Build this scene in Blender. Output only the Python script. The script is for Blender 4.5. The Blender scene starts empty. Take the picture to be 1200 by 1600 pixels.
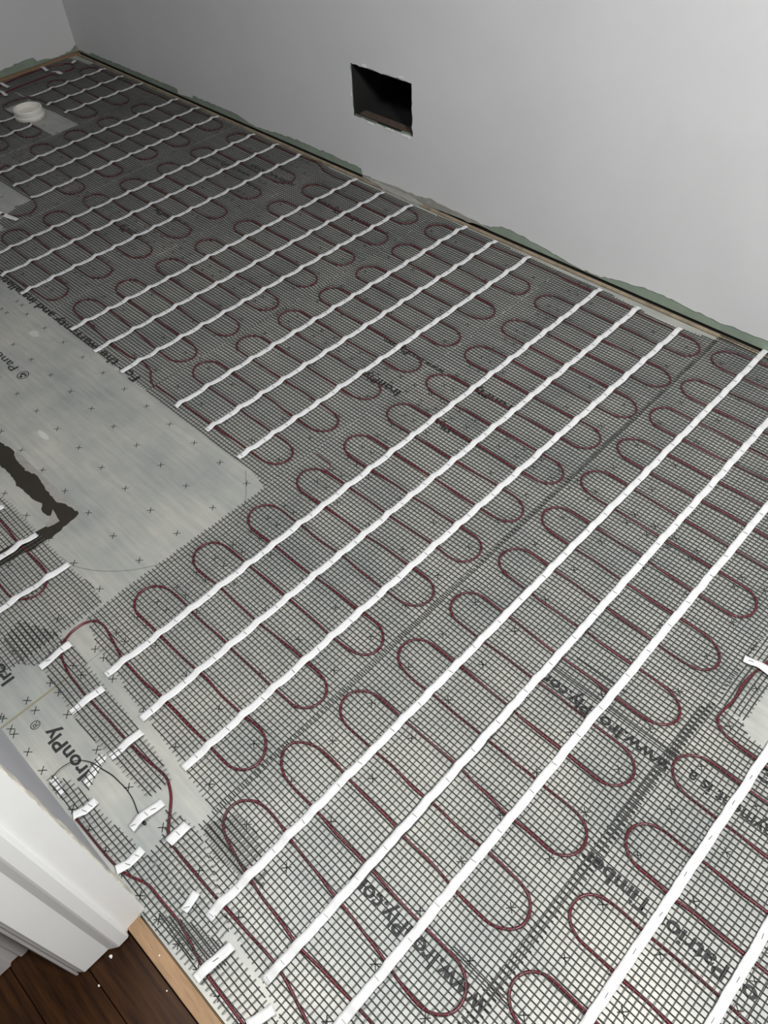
import bpy, bmesh, math, random
import numpy as np
from mathutils import Vector, Matrix

random.seed(7); np.random.seed(7)
scene = bpy.context.scene
COL = scene.collection

# ------------------------------------------------------------------ camera
F_PX = 1221.5
YAW, PIT, ROL = -0.80516, 0.86764, -0.05612
cam_d = bpy.data.cameras.new('camera')
cam_d.sensor_fit = 'VERTICAL'; cam_d.sensor_height = 36.0
cam_d.lens = F_PX / 1600.0 * 36.0
cam_d.clip_start = 0.02; cam_d.clip_end = 60
cam = bpy.data.objects.new('camera', cam_d); COL.objects.link(cam)
fw = Vector((math.sin(YAW)*math.cos(PIT), math.cos(YAW)*math.cos(PIT), -math.sin(PIT)))
rt = Vector((math.cos(YAW), -math.sin(YAW), 0)); up = rt.cross(fw)
r2 = rt*math.cos(ROL) + up*math.sin(ROL); u2 = -rt*math.sin(ROL) + up*math.cos(ROL)
M = Matrix((r2, u2, -fw)).transposed().to_4x4(); M.translation = (3.8413, -1.8760, 1.35)
cam.matrix_world = M
scene.camera = cam

# ------------------------------------------------------------------ light
scene.view_settings.view_transform = 'Standard'
scene.view_settings.look = 'None'
scene.view_settings.gamma = 1.0
scene.view_settings.use_curve_mapping = False
scene.view_settings.exposure = 0.0
w = bpy.data.worlds.new('world'); scene.world = w; w.use_nodes = True
w.node_tree.nodes['Background'].inputs[0].default_value = (0.93, 0.97, 1.0, 1)
w.node_tree.nodes['Background'].inputs[1].default_value = 0.022

def area(name, loc, target, size, power, col=(1, 1, 1)):
    d = bpy.data.lights.new(name, 'AREA'); d.shape = 'DISK'; d.size = size; d.energy = power; d.color = col
    o = bpy.data.objects.new(name, d); COL.objects.link(o); o.location = loc
    o.rotation_euler = (Vector(target)-Vector(loc)).to_track_quat('-Z', 'Y').to_euler()
    return o
area('unseen_lamp', (3.05, -1.72, 2.38), (4.5, -0.5, 0), 0.45, 27, (0.995, 1.0, 0.985))  # unseen lamp added to even the wall brightness, tilted to keep the corner dark
area('unseen_lamp.001', (4.70, -1.45, 2.25), (4.0, -1.1, 0), 0.45, 63, (0.995, 1.0, 0.985))  # unseen lamp on the right that lights the door jamb

# ------------------------------------------------------------------ materials
def mat(name, col, rough=0.6, metal=0.0, bump=0.0, bscale=60, var=0.0, vscale=8, col2=None, spec=0.5, stretch=None):
    m = bpy.data.materials.new(name); m.use_nodes = True
    nt = m.node_tree; b = nt.nodes['Principled BSDF']
    b.inputs['Base Color'].default_value = (*col, 1)
    b.inputs['Roughness'].default_value = rough; b.inputs['Metallic'].default_value = metal
    b.inputs['Specular IOR Level'].default_value = spec
    tc = nt.nodes.new('ShaderNodeTexCoord'); mp = nt.nodes.new('ShaderNodeMapping')
    nt.links.new(tc.outputs['Object'], mp.inputs['Vector'])
    if stretch: mp.inputs['Scale'].default_value = stretch
    if var or col2:
        n = nt.nodes.new('ShaderNodeTexNoise'); n.inputs['Scale'].default_value = vscale; n.inputs['Detail'].default_value = 6
        n.inputs['Roughness'].default_value = 0.62
        nt.links.new(mp.outputs[0], n.inputs['Vector'])
        cr = nt.nodes.new('ShaderNodeValToRGB'); cr.color_ramp.elements[0].position = 0.3; cr.color_ramp.elements[1].position = 0.7
        c2 = col2 or tuple(c*(1+var) for c in col); c1 = col if col2 else tuple(c*(1-var) for c in col)
        cr.color_ramp.elements[0].color = (*c1, 1); cr.color_ramp.elements[1].color = (*c2, 1)
        nt.links.new(n.outputs[0], cr.inputs[0]); nt.links.new(cr.outputs[0], b.inputs['Base Color'])
    if bump:
        n2 = nt.nodes.new('ShaderNodeTexNoise'); n2.inputs['Scale'].default_value = bscale; n2.inputs['Detail'].default_value = 4
        nt.links.new(mp.outputs[0], n2.inputs['Vector'])
        bp = nt.nodes.new('ShaderNodeBump'); bp.inputs['Strength'].default_value = bump; bp.inputs['Distance'].default_value = 0.002
        nt.links.new(n2.outputs[0], bp.inputs['Height']); nt.links.new(bp.outputs[0], b.inputs['Normal'])
    return m

def steel_mat():
    m = mat('steel_faced_panel', (0.36, 0.375, 0.355), rough=0.42, metal=0.25)
    nt = m.node_tree; b = nt.nodes['Principled BSDF']
    tc = nt.nodes.new('ShaderNodeTexCoord')
    def noise(scale, stretch, det=5):
        mp = nt.nodes.new('ShaderNodeMapping'); mp.inputs['Scale'].default_value = stretch
        nt.links.new(tc.outputs['Object'], mp.inputs[0])
        n = nt.nodes.new('ShaderNodeTexNoise'); n.inputs['Scale'].default_value = scale; n.inputs['Detail'].default_value = det
        n.inputs['Roughness'].default_value = 0.6
        nt.links.new(mp.outputs[0], n.inputs[0]); return n
    n1 = noise(5, (1, 1, 1)); n2 = noise(6, (1.2, 14, 1)); n3 = noise(3.2, (1, 1, 1))
    r1 = nt.nodes.new('ShaderNodeValToRGB'); r1.color_ramp.elements[0].position = 0.3; r1.color_ramp.elements[1].position = 0.72
    r1.color_ramp.elements[0].color = (0.335, 0.352, 0.335, 1); r1.color_ramp.elements[1].color = (0.53, 0.515, 0.468, 1)
    nt.links.new(n1.outputs[0], r1.inputs[0])
    r2_ = nt.nodes.new('ShaderNodeValToRGB'); r2_.color_ramp.elements[0].position = 0.35; r2_.color_ramp.elements[1].position = 0.65
    r2_.color_ramp.elements[0].color = (0.88, 0.89, 0.9, 1); r2_.color_ramp.elements[1].color = (1.05, 1.05, 1.04, 1)
    nt.links.new(n2.outputs[0], r2_.inputs[0])
    mx = nt.nodes.new('ShaderNodeMix'); mx.data_type = 'RGBA'; mx.blend_type = 'MULTIPLY'; mx.inputs[0].default_value = 1.0
    nt.links.new(r1.outputs[0], mx.inputs[6]); nt.links.new(r2_.outputs[0], mx.inputs[7])
    nt.links.new(mx.outputs[2], b.inputs['Base Color'])
    mr = nt.nodes.new('ShaderNodeMapRange'); mr.inputs[3].default_value = 0.36; mr.inputs[4].default_value = 0.55
    nt.links.new(n3.outputs[0], mr.inputs[0]); nt.links.new(mr.outputs[0], b.inputs['Roughness'])
    return m

MT = {
 'steel': steel_mat(),
 'ply': mat('subfloor_wood', (0.30, 0.22, 0.14), 0.8, var=0.2, vscale=20, stretch=(1, 8, 1)),
 'ink': mat('black_ink', (0.02, 0.02, 0.02), 0.6),
 'pencil': mat('pencil_line', (0.12, 0.12, 0.11), 0.7),
 'seam': mat('seam_dirt', (0.24, 0.22, 0.15), 0.9),
 'net': mat('black_net_strand', (0.020, 0.021, 0.020), 0.5),
 'net2': mat('grey_net_strand', (0.085, 0.082, 0.075), 0.5),
 'cable': mat('dark_red_cable', (0.105, 0.008, 0.015), 0.32, var=0.2, vscale=30),
 'lead': mat('red_lead_cable', (0.135, 0.010, 0.018), 0.3),
 'wire': mat('black_wire', (0.01, 0.01, 0.01), 0.4),
 'tape': mat('white_tape', (0.71, 0.71, 0.71), 0.55, bump=0.35, bscale=90, var=0.03, vscale=40),
 'staple': mat('staple_wire', (0.16, 0.16, 0.16), 0.4, metal=0.7),
 'paint': mat('grey_painted_plaster', (0.74, 0.74, 0.745), 0.6, bump=0.06, bscale=25, var=0.035, vscale=3),
 'green': mat('green_moisture_board', (0.27, 0.33, 0.265), 0.9, var=0.14, vscale=14),
 'gyp': mat('torn_gypsum', (0.35, 0.345, 0.315), 0.95, bump=0.6, bscale=70, var=0.15, vscale=40),
 'filler': mat('cracked_cream_filler', (0.66, 0.62, 0.54), 0.9, bump=0.8, bscale=90, var=0.25, vscale=60),
 'paint_l': mat('left_wall_paint', (0.76, 0.76, 0.765), 0.6, var=0.03, vscale=3),
 'timber': mat('bare_timber', (0.34, 0.21, 0.115), 0.7, var=0.2, vscale=12, stretch=(2, 16, 2), bump=0.2, bscale=50),
 'timber_d': mat('dusty_timber', (0.30, 0.24, 0.17), 0.8, var=0.3, vscale=30),
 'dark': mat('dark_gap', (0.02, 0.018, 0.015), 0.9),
 'gloss': mat('white_gloss_paint', (0.92, 0.92, 0.91), 0.32, bump=0.04, bscale=20, var=0.02, vscale=6),
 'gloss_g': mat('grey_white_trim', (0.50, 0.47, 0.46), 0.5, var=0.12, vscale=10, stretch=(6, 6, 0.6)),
 'drywall': mat('lilac_grey_plaster', (0.48, 0.48, 0.52), 0.7, var=0.04, vscale=5),
 'oak': mat('dark_stained_oak', (0.012, 0.004, 0.0012), 0.42, col2=(0.062, 0.024, 0.007), vscale=5, stretch=(1.5, 22, 1.5), spec=0.2),
 'compound': mat('brown_black_compound', (0.020, 0.016, 0.010), 0.8, bump=0.3, bscale=120, var=0.15, vscale=30),
 'feather': mat('thin_grey_smear', (0.28, 0.27, 0.25), 0.8, var=0.15, vscale=50),
 'pvc': mat('white_pvc', (0.82, 0.80, 0.74), 0.4, var=0.05, vscale=15),
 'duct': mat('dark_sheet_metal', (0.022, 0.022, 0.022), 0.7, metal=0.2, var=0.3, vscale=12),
 'galv': mat('bright_metal_edge', (0.65, 0.65, 0.65), 0.35, metal=0.8),
 'sill': mat('brown_sill', (0.10, 0.07, 0.055), 0.8, var=0.3, vscale=40),
 'chip': mat('white_plaster_chip', (0.85, 0.84, 0.82), 0.9),
 'clear': mat('pale_adhesive_smudge', (0.50, 0.51, 0.48), 0.5),
}

# ------------------------------------------------------------------ helpers
def link(name, me, parent=None, m=None):
    o = bpy.data.objects.new(name, me); COL.objects.link(o)
    if parent is not None: o.parent = parent
    if m is not None and me is not None and len(me.materials) == 0: me.materials.append(MT[m])
    return o
def tag(o, label=None, cat=None, group=None, kind=None):
    if label: o['label'] = label
    if cat: o['category'] = cat
    if group: o['group'] = group
    if kind: o['kind'] = kind
    return o
def empty(name, loc=(0, 0, 0)):
    o = bpy.data.objects.new(name, None); COL.objects.link(o); o.location = loc; o.empty_display_size = 0.05
    return o
def mesh_np(name, V, Fq, mats, midx=None, smooth=False):
    V = np.asarray(V, dtype=np.float32); Fq = np.asarray(Fq, dtype=np.int32)
    me = bpy.data.meshes.new(name)
    me.vertices.add(len(V)); me.vertices.foreach_set('co', V.ravel())
    k = Fq.shape[1]; n = len(Fq)
    me.loops.add(n*k); me.loops.foreach_set('vertex_index', Fq.ravel())
    me.polygons.add(n); me.polygons.foreach_set('loop_start', np.arange(0, n*k, k, dtype=np.int32))
    me.polygons.foreach_set('loop_total', np.full(n, k, dtype=np.int32))
    for m in mats: me.materials.append(MT[m])
    if midx is not None: me.polygons.foreach_set('material_index', np.asarray(midx, dtype=np.int32))
    if smooth: me.polygons.foreach_set('use_smooth', np.ones(n, dtype=bool))
    me.update(calc_edges=True); me.validate()
    return me
def bm_mesh(name, bm, m=None, bevel=0, smooth=False):
    if bevel:
        bmesh.ops.bevel(bm, geom=[e for e in bm.edges], offset=bevel, segments=2, affect='EDGES', profile=0.6)
    bmesh.ops.recalc_face_normals(bm, faces=bm.faces)
    me = bpy.data.meshes.new(name); bm.to_mesh(me); bm.free()
    if m: me.materials.append(MT[m])
    if smooth:
        for p in me.polygons: p.use_smooth = True
    return me
def box(name, lo, hi, m, parent=None, bevel=0):
    bm = bmesh.new(); bmesh.ops.create_cube(bm, size=1)
    for v in bm.verts:
        v.co = Vector([(lo[i]+hi[i])/2 + v.co[i]*(hi[i]-lo[i]) for i in range(3)])
    return link(name, bm_mesh(name, bm, m, bevel), parent)
def prism(name, poly, z0, z1, m, parent=None, bevel=0):
    """vertical prism over a floor outline"""
    bm = bmesh.new()
    a = [bm.verts.new((x, y, z0)) for x, y in poly]; b = [bm.verts.new((x, y, z1)) for x, y in poly]
    n = len(poly)
    for i in range(n):
        bm.faces.new((a[i], a[(i+1) % n], b[(i+1) % n], b[i]))
    for ring in (a, b):
        f = bm.faces.new(ring)
        bmesh.ops.triangulate(bm, faces=[f])
    return link(name, bm_mesh(name, bm, m, bevel), parent)
def slab_with_holes(name, loops, y0, y1, m, parent=None, plane='xz', off=0):
    """upright slab: loops are 2-D outlines (outer first), filled and given thickness y0..y1"""
    bm = bmesh.new(); edges = []; rings = []
    P = (lambda a, b, d: (a, d, b)) if plane == 'xz' else (lambda a, b, d: (d, a, b))
    for lp in loops:
        vs = [bm.verts.new(P(a, b, y0)) for a, b in lp]; rings.append(vs)
        for i in range(len(vs)): edges.append(bm.edges.new((vs[i], vs[(i+1) % len(vs)])))
    bmesh.ops.triangle_fill(bm, use_beauty=True, use_dissolve=False, edges=edges)
    front = list(bm.faces)
    mp = {}
    for vs in rings:
        for v in vs:
            a, b = (v.co.x, v.co.z) if plane == 'xz' else (v.co.y, v.co.z)
            mp[v] = bm.verts.new(P(a, b, y1))
    for f in front: bm.faces.new([mp[v] for v in reversed(f.verts)])
    for vs in rings:
        for i in range(len(vs)):
            a, b = vs[i], vs[(i+1) % len(vs)]
            bm.faces.new((a, b, mp[b], mp[a]))
    return link(name, bm_mesh(name, bm, m), parent)

def resample(pts, step):
    P = np.asarray(pts, float); d = np.linalg.norm(np.diff(P, axis=0), axis=1); s = np.concatenate([[0], np.cumsum(d)])
    n = max(2, int(s[-1]/step)+1); t = np.linspace(0, s[-1], n)
    return np.stack([np.interp(t, s, P[:, k]) for k in range(P.shape[1])], 1)
def smooth(P, it=3):
    P = P.copy()
    for _ in range(it):
        P[1:-1] = 0.25*P[:-2] + 0.5*P[1:-1] + 0.25*P[2:]
    return P
def spline(pts, step=0.006, it=6):
    return resample(smooth(resample(pts, step), it), step)
def tube(name, P, r, m, parent=None, sides=8):
    P = np.asarray(P, float); n = len(P)
    T = np.gradient(P, axis=0); T /= np.linalg.norm(T, axis=1)[:, None]+1e-12
    Sd = np.cross(np.array([0, 0, 1.0]), T); Sd /= np.linalg.norm(Sd, axis=1)[:, None]+1e-9
    U = np.cross(T, Sd)
    a = np.arange(sides)*2*np.pi/sides
    V = P[:, None, :] + r*(np.cos(a)[None, :, None]*Sd[:, None, :] + np.sin(a)[None, :, None]*U[:, None, :])
    V = V.reshape(-1, 3)
    i = np.arange(n-1)[:, None]*sides; j = np.arange(sides)[None, :]; j2 = (j+1) % sides
    Fq = np.stack([i+j, i+j2, i+sides+j2, i+sides+j], -1).reshape(-1, 4)
    return link(name, mesh_np(name, V, Fq, [m], smooth=True), parent)

# height field of what lies under the net and the tape (0..1 bump on a raster)
class Bumps:
    def __init__(s, x0, x1, y0, y1, paths, sig=0.012, cell=0.004):
        s.x0, s.y0, s.c = x0-0.03, y0-0.03, cell
        nx = int((x1-x0+0.06)/cell)+2; ny = int((y1-y0+0.06)/cell)+2
        s.g = np.zeros((nx, ny)); R = int(2.4*sig/cell)
        for P in paths:
            P = resample(np.asarray(P)[:, :2], cell)
            for x, y in P:
                fx, fy = (x-s.x0)/cell, (y-s.y0)/cell; ix, iy = int(round(fx)), int(round(fy))
                a0, a1 = max(0, ix-R), min(nx, ix+R+1); b0, b1 = max(0, iy-R), min(ny, iy+R+1)
                if a0 >= a1 or b0 >= b1: continue
                dx = (np.arange(a0, a1)-fx)[:, None]*cell; dy = (np.arange(b0, b1)-fy)[None, :]*cell
                s.g[a0:a1, b0:b1] = np.maximum(s.g[a0:a1, b0:b1], np.exp(-(dx*dx+dy*dy)/(2*(sig*0.62)**2)))
    def __call__(s, x, y):
        fx = np.clip((np.asarray(x)-s.x0)/s.c, 0, s.g.shape[0]-1.001); fy = np.clip((np.asarray(y)-s.y0)/s.c, 0, s.g.shape[1]-1.001)
        i = fx.astype(int); j = fy.astype(int); u = fx-i; v = fy-j; g = s.g
        return g[i, j]*(1-u)*(1-v)+g[i+1, j]*u*(1-v)+g[i, j+1]*(1-u)*v+g[i+1, j+1]*u*v

def intervals(poly, axis, c):
    """where the line x=c (axis 0) or y=c (axis 1) runs inside the outline"""
    out = []; n = len(poly)
    for i in range(n):
        a, b = poly[i], poly[(i+1) % n]
        if (a[axis] <= c) != (b[axis] <= c):
            t = (c-a[axis])/(b[axis]-a[axis]); out.append(a[1-axis]+t*(b[1-axis]-a[1-axis]))
    out.sort(); return list(zip(out[0::2], out[1::2]))

PX, PY = 0.0104, 0.0096     # net pitch across / along the mat
def net(poly, bumps, parent, bold_axis=1, zbase=0.0016, lift=0.0030, fray=0.003, wob=0.0007, ang=0.0, phase=(0, 0), zslow=0.0010):
    """woven net inside an outline; bold_axis=1: bold strands run along x"""
    V = []; Fq = []; MI = []; nv = 0
    xs = [p[0] for p in poly]; ys = [p[1] for p in poly]
    ph = np.random.rand(8)*6.28
    def warp(x, y):
        return (x + wob*np.sin(x*11+y*17+ph[0]) + 0.6*wob*np.sin(y*41+ph[1]), y + wob*np.sin(x*13-y*9+ph[2]) + 0.6*wob*np.sin(x*37+ph[3]))
    for axis in (0, 1):
        bold = (axis == bold_axis)
        pitch = (PY if bold else PX)
        lo, hi = (min(xs), max(xs)) if axis == 0 else (min(ys), max(ys))
        hw, hh = (0.00094, 0.0011) if bold else (0.00066, 0.0006)
        zo = zbase + (0.0003 if not bold else 0)
        k = 0; c = lo + phase[axis]*pitch + 0.0008
        while c < hi:
            for a, b in intervals(poly, axis, c):
                if b-a < 0.006: continue
                a -= fray*random.random(); b += fray*random.random()
                n = max(2, int((b-a)/(0.0085 if axis == 0 else 0.013))+1)
                t = np.linspace(a, b, n); cc = np.full(n, c + random.gauss(0, 0.00025))
                x, y = (cc, t) if axis == 0 else (t, cc)
                x, y = warp(x, y)
                z = zo + lift*bumps(x, y) + zslow*(0.5+0.5*np.sin(x*23+ph[4])*np.sin(y*19+ph[5])) + np.random.rand(n)*0.0003
                Pm = np.stack([x, y, z], 1)
                sd = np.array([1.0, 0, 0]) if axis == 0 else np.array([0, 1.0, 0])
                upv = np.array([0, 0, 1.0])
                ring = np.stack([Pm-sd*hw-upv*hh*0.5, Pm-sd*hw*0.55+upv*hh, Pm+sd*hw*0.55+upv*hh, Pm+sd*hw-upv*hh*0.5], 1).reshape(-1, 3)
                V.append(ring)
                i = nv + np.arange(n-1)[:, None]*4; j = np.arange(4)[None, :]; j2 = (j+1) % 4
                f = np.stack([i+j, i+j2, i+4+j2, i+4+j], -1).reshape(-1, 4)
                Fq.append(f); MI.append(np.full(len(f), 0 if bold else 1)); nv += len(ring)
            c += pitch; k += 1
    me = mesh_np('net', np.concatenate(V), np.concatenate(Fq), ['net', 'net2'], np.concatenate(MI))
    o = link('net', me, parent); o['kind'] = 'stuff'
    return o

def tape_mesh(path, bumps, width=0.0158, z0=0.0050, lift=0.0050, noise=0.0005, thick=0.0004, name='tape', ragged=0.0004):
    P = resample(path, 0.006); n = len(P)
    T = np.gradient(P, axis=0); T /= np.linalg.norm(T, axis=1)[:, None]; N = np.stack([-T[:, 1], T[:, 0]], 1)
    sl = smooth(np.random.randn(n)*0.0009, 4); wv = np.random.randn(n)*ragged*0.5
    cols = []
    for k in (-1, -0.4, 0.4, 1):
        q = P + N*(k*width/2 + sl[:, None] + (wv[:, None] if abs(k) == 1 else 0)*k)
        z = z0 + lift*bumps(q[:, 0], q[:, 1]) + smooth(np.random.randn(n)*noise, 1)
        cols.append(np.stack([q[:, 0], q[:, 1], z], 1))
    top = np.stack(cols, 1); bot = top.copy(); bot[:, :, 2] -= thick
    V = np.concatenate([top.reshape(-1, 3), bot.reshape(-1, 3)]); m4 = n*4
    Fq = []
    for i in range(n-1):
        for j in range(3):
            a = i*4+j; Fq.append((a, a+1, a+5, a+4)); b = m4+a; Fq.append((b+4, b+5, b+1, b))
        a = i*4; Fq.append((a, a+4, m4+a+4, m4+a)); a = i*4+3; Fq.append((a+4, a, m4+a, m4+a+4))
    for e in (0, (n-1)*4):
        for j in range(3): Fq.append((e+j, e+j+1, m4+e+j+1, m4+e+j))
    return mesh_np(name, V, Fq, ['tape'], smooth=False), P, top

# one staple, shared by every tape
def staple_mesh():
    bm = bmesh.new()
    prof = [(-0.0050, -0.0008), (-0.0046, 0.0004), (0.0046, 0.0004), (0.0050, -0.0008)]
    rows = []
    for x, z in prof:
        rows.append([bm.verts.new((x, -0.0005, z)), bm.verts.new((x, 0.0005, z)), bm.verts.new((x, 0.0005, z-0.0006)), bm.verts.new((x, -0.0005, z-0.0006))])
    for a, b in zip(rows, rows[1:]):
        for i in range(4): bm.faces.new((a[i], a[(i+1) % 4], b[(i+1) % 4], b[i]))
    bm.faces.new(rows[0]); bm.faces.new(rows[-1])
    return bm_mesh('staple', bm, 'staple')
STAPLE = staple_mesh()
def put_staple(parent, x, y, z, rz):
    o = bpy.data.objects.new('staple', STAPLE); COL.objects.link(o); o.parent = parent
    o.location = (x, y, z); o.rotation_euler = (0, 0, rz); return o

# ------------------------------------------------------------------ the setting: floor
sub = box('floor', (-0.05, -1.972, -0.034), (5.6, 0.05, -0.0145), 'ply')
tag(sub, 'grey steel-faced underlayment panels laid as bathroom subfloor', kind='structure')
XS = [0.030, 0.411, 1.630, 2.849, 4.068, 5.287]; YS = [-0.026, -0.731, -1.950]
panels = {}
for i in range(5):
    for j in range(2):
        p = box('underlayment_panel', (XS[i]+0.0006, YS[j+1]+0.0006, -0.0125), (XS[i+1]-0.0006, YS[j]-0.0006, 0.0), 'steel', sub)
        panels[(i, j)] = p
def panel_at(x, y):
    i = max(k for k in range(5) if XS[k] <= max(x, XS[0])); j = 0 if y > YS[1] else 1
    return panels[(i, j)]
# seam filled with grey-brown dust where the panel joint stays bare
s_ = box('joint_dust', (2.8465, -1.949, -0.0005), (2.8510, -1.80, 0.0004), 'seam', sub)

# printed fastener crosses on every panel (4 in grid, 2 in along the edges)
XZ = 0.0003
def cross_marks(i, j):
    V = []; Fq = []; L, wd = 0.0084, 0.00085
    def add(x, y):
        if not (0.03 < x < 4.4): return
        for dx, dy in ((1, 1), (1, -1)):
            k = 1/math.sqrt(2); a = random.gauss(0, 0.05)
            ux, uy = k*dx, k*dy; ux, uy = ux*math.cos(a)-uy*math.sin(a), ux*math.sin(a)+uy*math.cos(a)
            nx, ny = -uy, ux; b = len(V)
            for s, t in ((-1, -1), (1, -1), (1, 1), (-1, 1)):
                V.append((x+s*L*ux+t*wd*nx, y+s*L*uy+t*wd*ny, XZ))
            Fq.append((b, b+1, b+2, b+3))
    x0, x1, y0, y1 = XS[i], XS[i+1], YS[j+1], YS[j]
    if i == 0: x0 = x1-1.219
    if j == 0: y1 = y0+1.219
    n = 11
    for a in range(n):
        for b in range(n):
            x = x0+0.0687+a*0.1016; y = y0+0.1047+b*0.1016
            if x < XS[i]+0.01 or y > YS[j]-0.01: continue
            add(x + gx[0], y + gx[1])
    for k in range(24):
        t = 0.0172+k*0.0508
        for (x, y) in ((x0+0.015, y0+t), (x1-0.015, y0+t), (x0+t+0.0115, y0+0.016), (x0+t+0.0115, y1-0.016)):
            if x < XS[i]+0.008 or y > YS[j]-0.008: continue
            add(x, y)
    me = mesh_np('cross_marks', V, Fq, ['ink']); o = link('cross_marks', me, panels[(i, j)]); o['kind'] = 'stuff'
gx = (-0.0005, 0.0005)
for i in range(5):
    for j in range(2): cross_marks(i, j)

# printed lettering, read from the wall side (letters stand with their tops towards the door)
def lettering(txt, xa, xb, y0, cap, bold=0.0, name='printed_lettering'):
    """txt runs from xa down to xb (towards -x), base line at y0, capitals 'cap' tall towards -y"""
    cu = bpy.data.curves.new('t', 'FONT'); cu.body = txt; cu.size = 1.0; cu.offset = bold; cu.resolution_u = 3
    o = bpy.data.objects.new('t', cu); COL.objects.link(o)
    bpy.context.view_layer.update()
    dg = bpy.context.evaluated_depsgraph_get()
    me = bpy.data.meshes.new_from_object(o.evaluated_get(dg))
    bpy.data.objects.remove(o); bpy.data.curves.remove(cu)
    n = len(me.vertices); co = np.zeros(n*3, dtype=np.float32); me.vertices.foreach_get('co', co); co = co.reshape(-1, 3)
    w_ = co[:, 0].max()-co[:, 0].min(); sx = (xa-xb)/w_; sy = cap/0.70
    x = xa-(co[:, 0]-co[:, 0].min())*sx; y = y0-co[:, 1]*sy
    out = np.stack([x, y, np.full(n, XZ+0.00005)], 1).astype(np.float32)
    me.vertices.foreach_set('co', out.ravel()); me.materials.clear(); me.materials.append(MT['ink']); me.name = name; me.update()
    return link(name, me, panel_at((xa+xb)/2, y0))
lettering('IronPly', 3.046, 2.916, -1.874, 0.026, 0.024)
lettering('\u00ae', 2.900, 2.882, -1.888, 0.018)
lettering('IronPly', 2.772, 2.640, -1.874, 0.026, 0.024)
lettering('IronPly', 2.768, 2.640, -0.757, 0.024, 0.024)
lettering('www.IronPly.com', 2.800, 2.580, -0.617, 0.022, 0.024)
lettering('IronPly', 3.030, 2.910, -0.772, 0.022, 0.024)
lettering('IronPly', 3.030, 2.895, -0.612, 0.022, 0.024)
lettering('www.IronPly.com', 3.786, 3.512, -1.668, 0.026, 0.024)
lettering('www.IronPly.com', 3.792, 3.512, -1.166, 0.024, 0.024)
lettering('of Patriot Timber', 4.065, 3.764, -1.383, 0.026, 0.024)
lettering('Underlayment is a', 4.065, 3.822, -1.150, 0.024, 0.024)
lettering('IronPly\u00ae', 4.062, 3.905, -1.062, 0.024, 0.024)
lettering('For the warranty and installation', 2.200, 1.40, -1.178, 0.026, 0.022)
lettering('www.IronPly.com', 2.165, 1.870, -0.215, 0.026, 0.024)
lettering('instructions', 1.735, 1.500, -0.194, 0.024, 0.024)
lettering('Panel', 1.905, 1.79, -1.378, 0.024, 0.004)
lettering('IronPly', 1.600, 1.480, -0.757, 0.024, 0.024)
lettering('IronPly', 1.605, 1.490, -0.615, 0.024, 0.024)
lettering('www.IronPly.com', 1.560, 1.330, -0.250, 0.024, 0.012)
# two ruled bars beside the web addresses
for (xa, xb, y) in ((3.66, 3.55, -1.10), (3.80, 3.52, -1.142), (3.80, 3.52, -1.150), (3.81, 3.70, -1.642), (3.81, 3.70, -1.650)):
    me = mesh_np('printed_rule', [(xa, y, XZ), (xb, y, XZ), (xb, y-0.0022, XZ), (xa, y-0.0022, XZ)], [(0, 1, 2, 3)], ['ink'])
    link('printed_rule', me, panel_at((xa+xb)/2, y))
# round emblem next to the word Panel
def emblem(cx, cy, r):
    V = []; Fq = []
    n = 28
    for k in range(n):
        a = 2*math.pi*k/n
        for rr in (r, r*0.84): V.append((cx+rr*math.cos(a), cy+rr*math.sin(a), XZ))
    for k in range(n):
        a, b = 2*k, 2*((k+1) % n); Fq.append((a, b, b+1, a+1))
    def blob(pts):
        b = len(V)
        for x, y in pts: V.append((cx+x*r, cy+y*r, XZ+0.0001))
        for i in range(1, len(pts)-1): Fq.append((b, b+i, b+i+1, b+i+1))
    blob([(-.62, .1), (-.3, .55), (.05, .5), (.1, .2), (-.15, .05), (-.1, -.25), (-.45, -.3)])
    blob([(.15, .62), (.5, .45), (.62, .05), (.35, -.05), (.2, .3)])
    blob([(-.3, -.42), (.1, -.2), (.45, -.3), (.35, -.58), (0, -.7)])
    V2 = V; me = bpy.data.meshes.new('printed_emblem'); 
    me.from_pydata(V2, [], [f if f[2] != f[3] else f[:3] for f in Fq]); me.materials.append(MT['ink']); me.update()
    link('printed_emblem', me, panel_at(cx, cy))
emblem(1.945, -1.388, 0.0165)

# pencilled arc on the bare panel
def flat_line(name, pts, wd, m, parent, z=XZ):
    P = spline(pts, 0.008, 8); T = np.gradient(P, axis=0); T /= np.linalg.norm(T, axis=1)[:, None]; N = np.stack([-T[:, 1], T[:, 0]], 1)
    L = P+N*wd/2; R = P-N*wd/2; n = len(P)
    V = np.concatenate([np.c_[L, np.full(n, z)], np.c_[R, np.full(n, z)]])
    Fq = [(i, i+1, n+i+1, n+i) for i in range(n-1)]
    return link(name, mesh_np(name, V, Fq, [m]), parent)
flat_line('pencil_arc', [(2.576, -1.652), (2.616, -1.648), (2.642, -1.637), (2.679, -1.612), (2.72, -1.573), (2.751, -1.528), (2.782, -1.466), (2.799, -1.39), (2.793, -1.321), (2.752, -1.268), (2.68, -1.21)], 0.0012, 'pencil', panels[(2, 1)])
# two pale smudges on the bare steel
for k, (sx, sy, sr, el) in enumerate(((2.118, -1.196, 0.010, 1.0), (2.20, -1.475, 0.008, 3.2), (1.80, -1.27, 0.012, 1.6))):
    n = 18; V = [(sx+sr*el*math.cos(2*math.pi*i/n)*(0.85+0.2*random.random()), sy+sr*math.sin(2*math.pi*i/n)*(0.85+0.2*random.random()), 0.0002) for i in range(n)]
    me = bpy.data.meshes.new('smudge'); me.from_pydata(V, [], [list(range(n))]); me.materials.append(MT['clear']); me.update()
    link('smudge', me, panels[(2, 1)])

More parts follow.
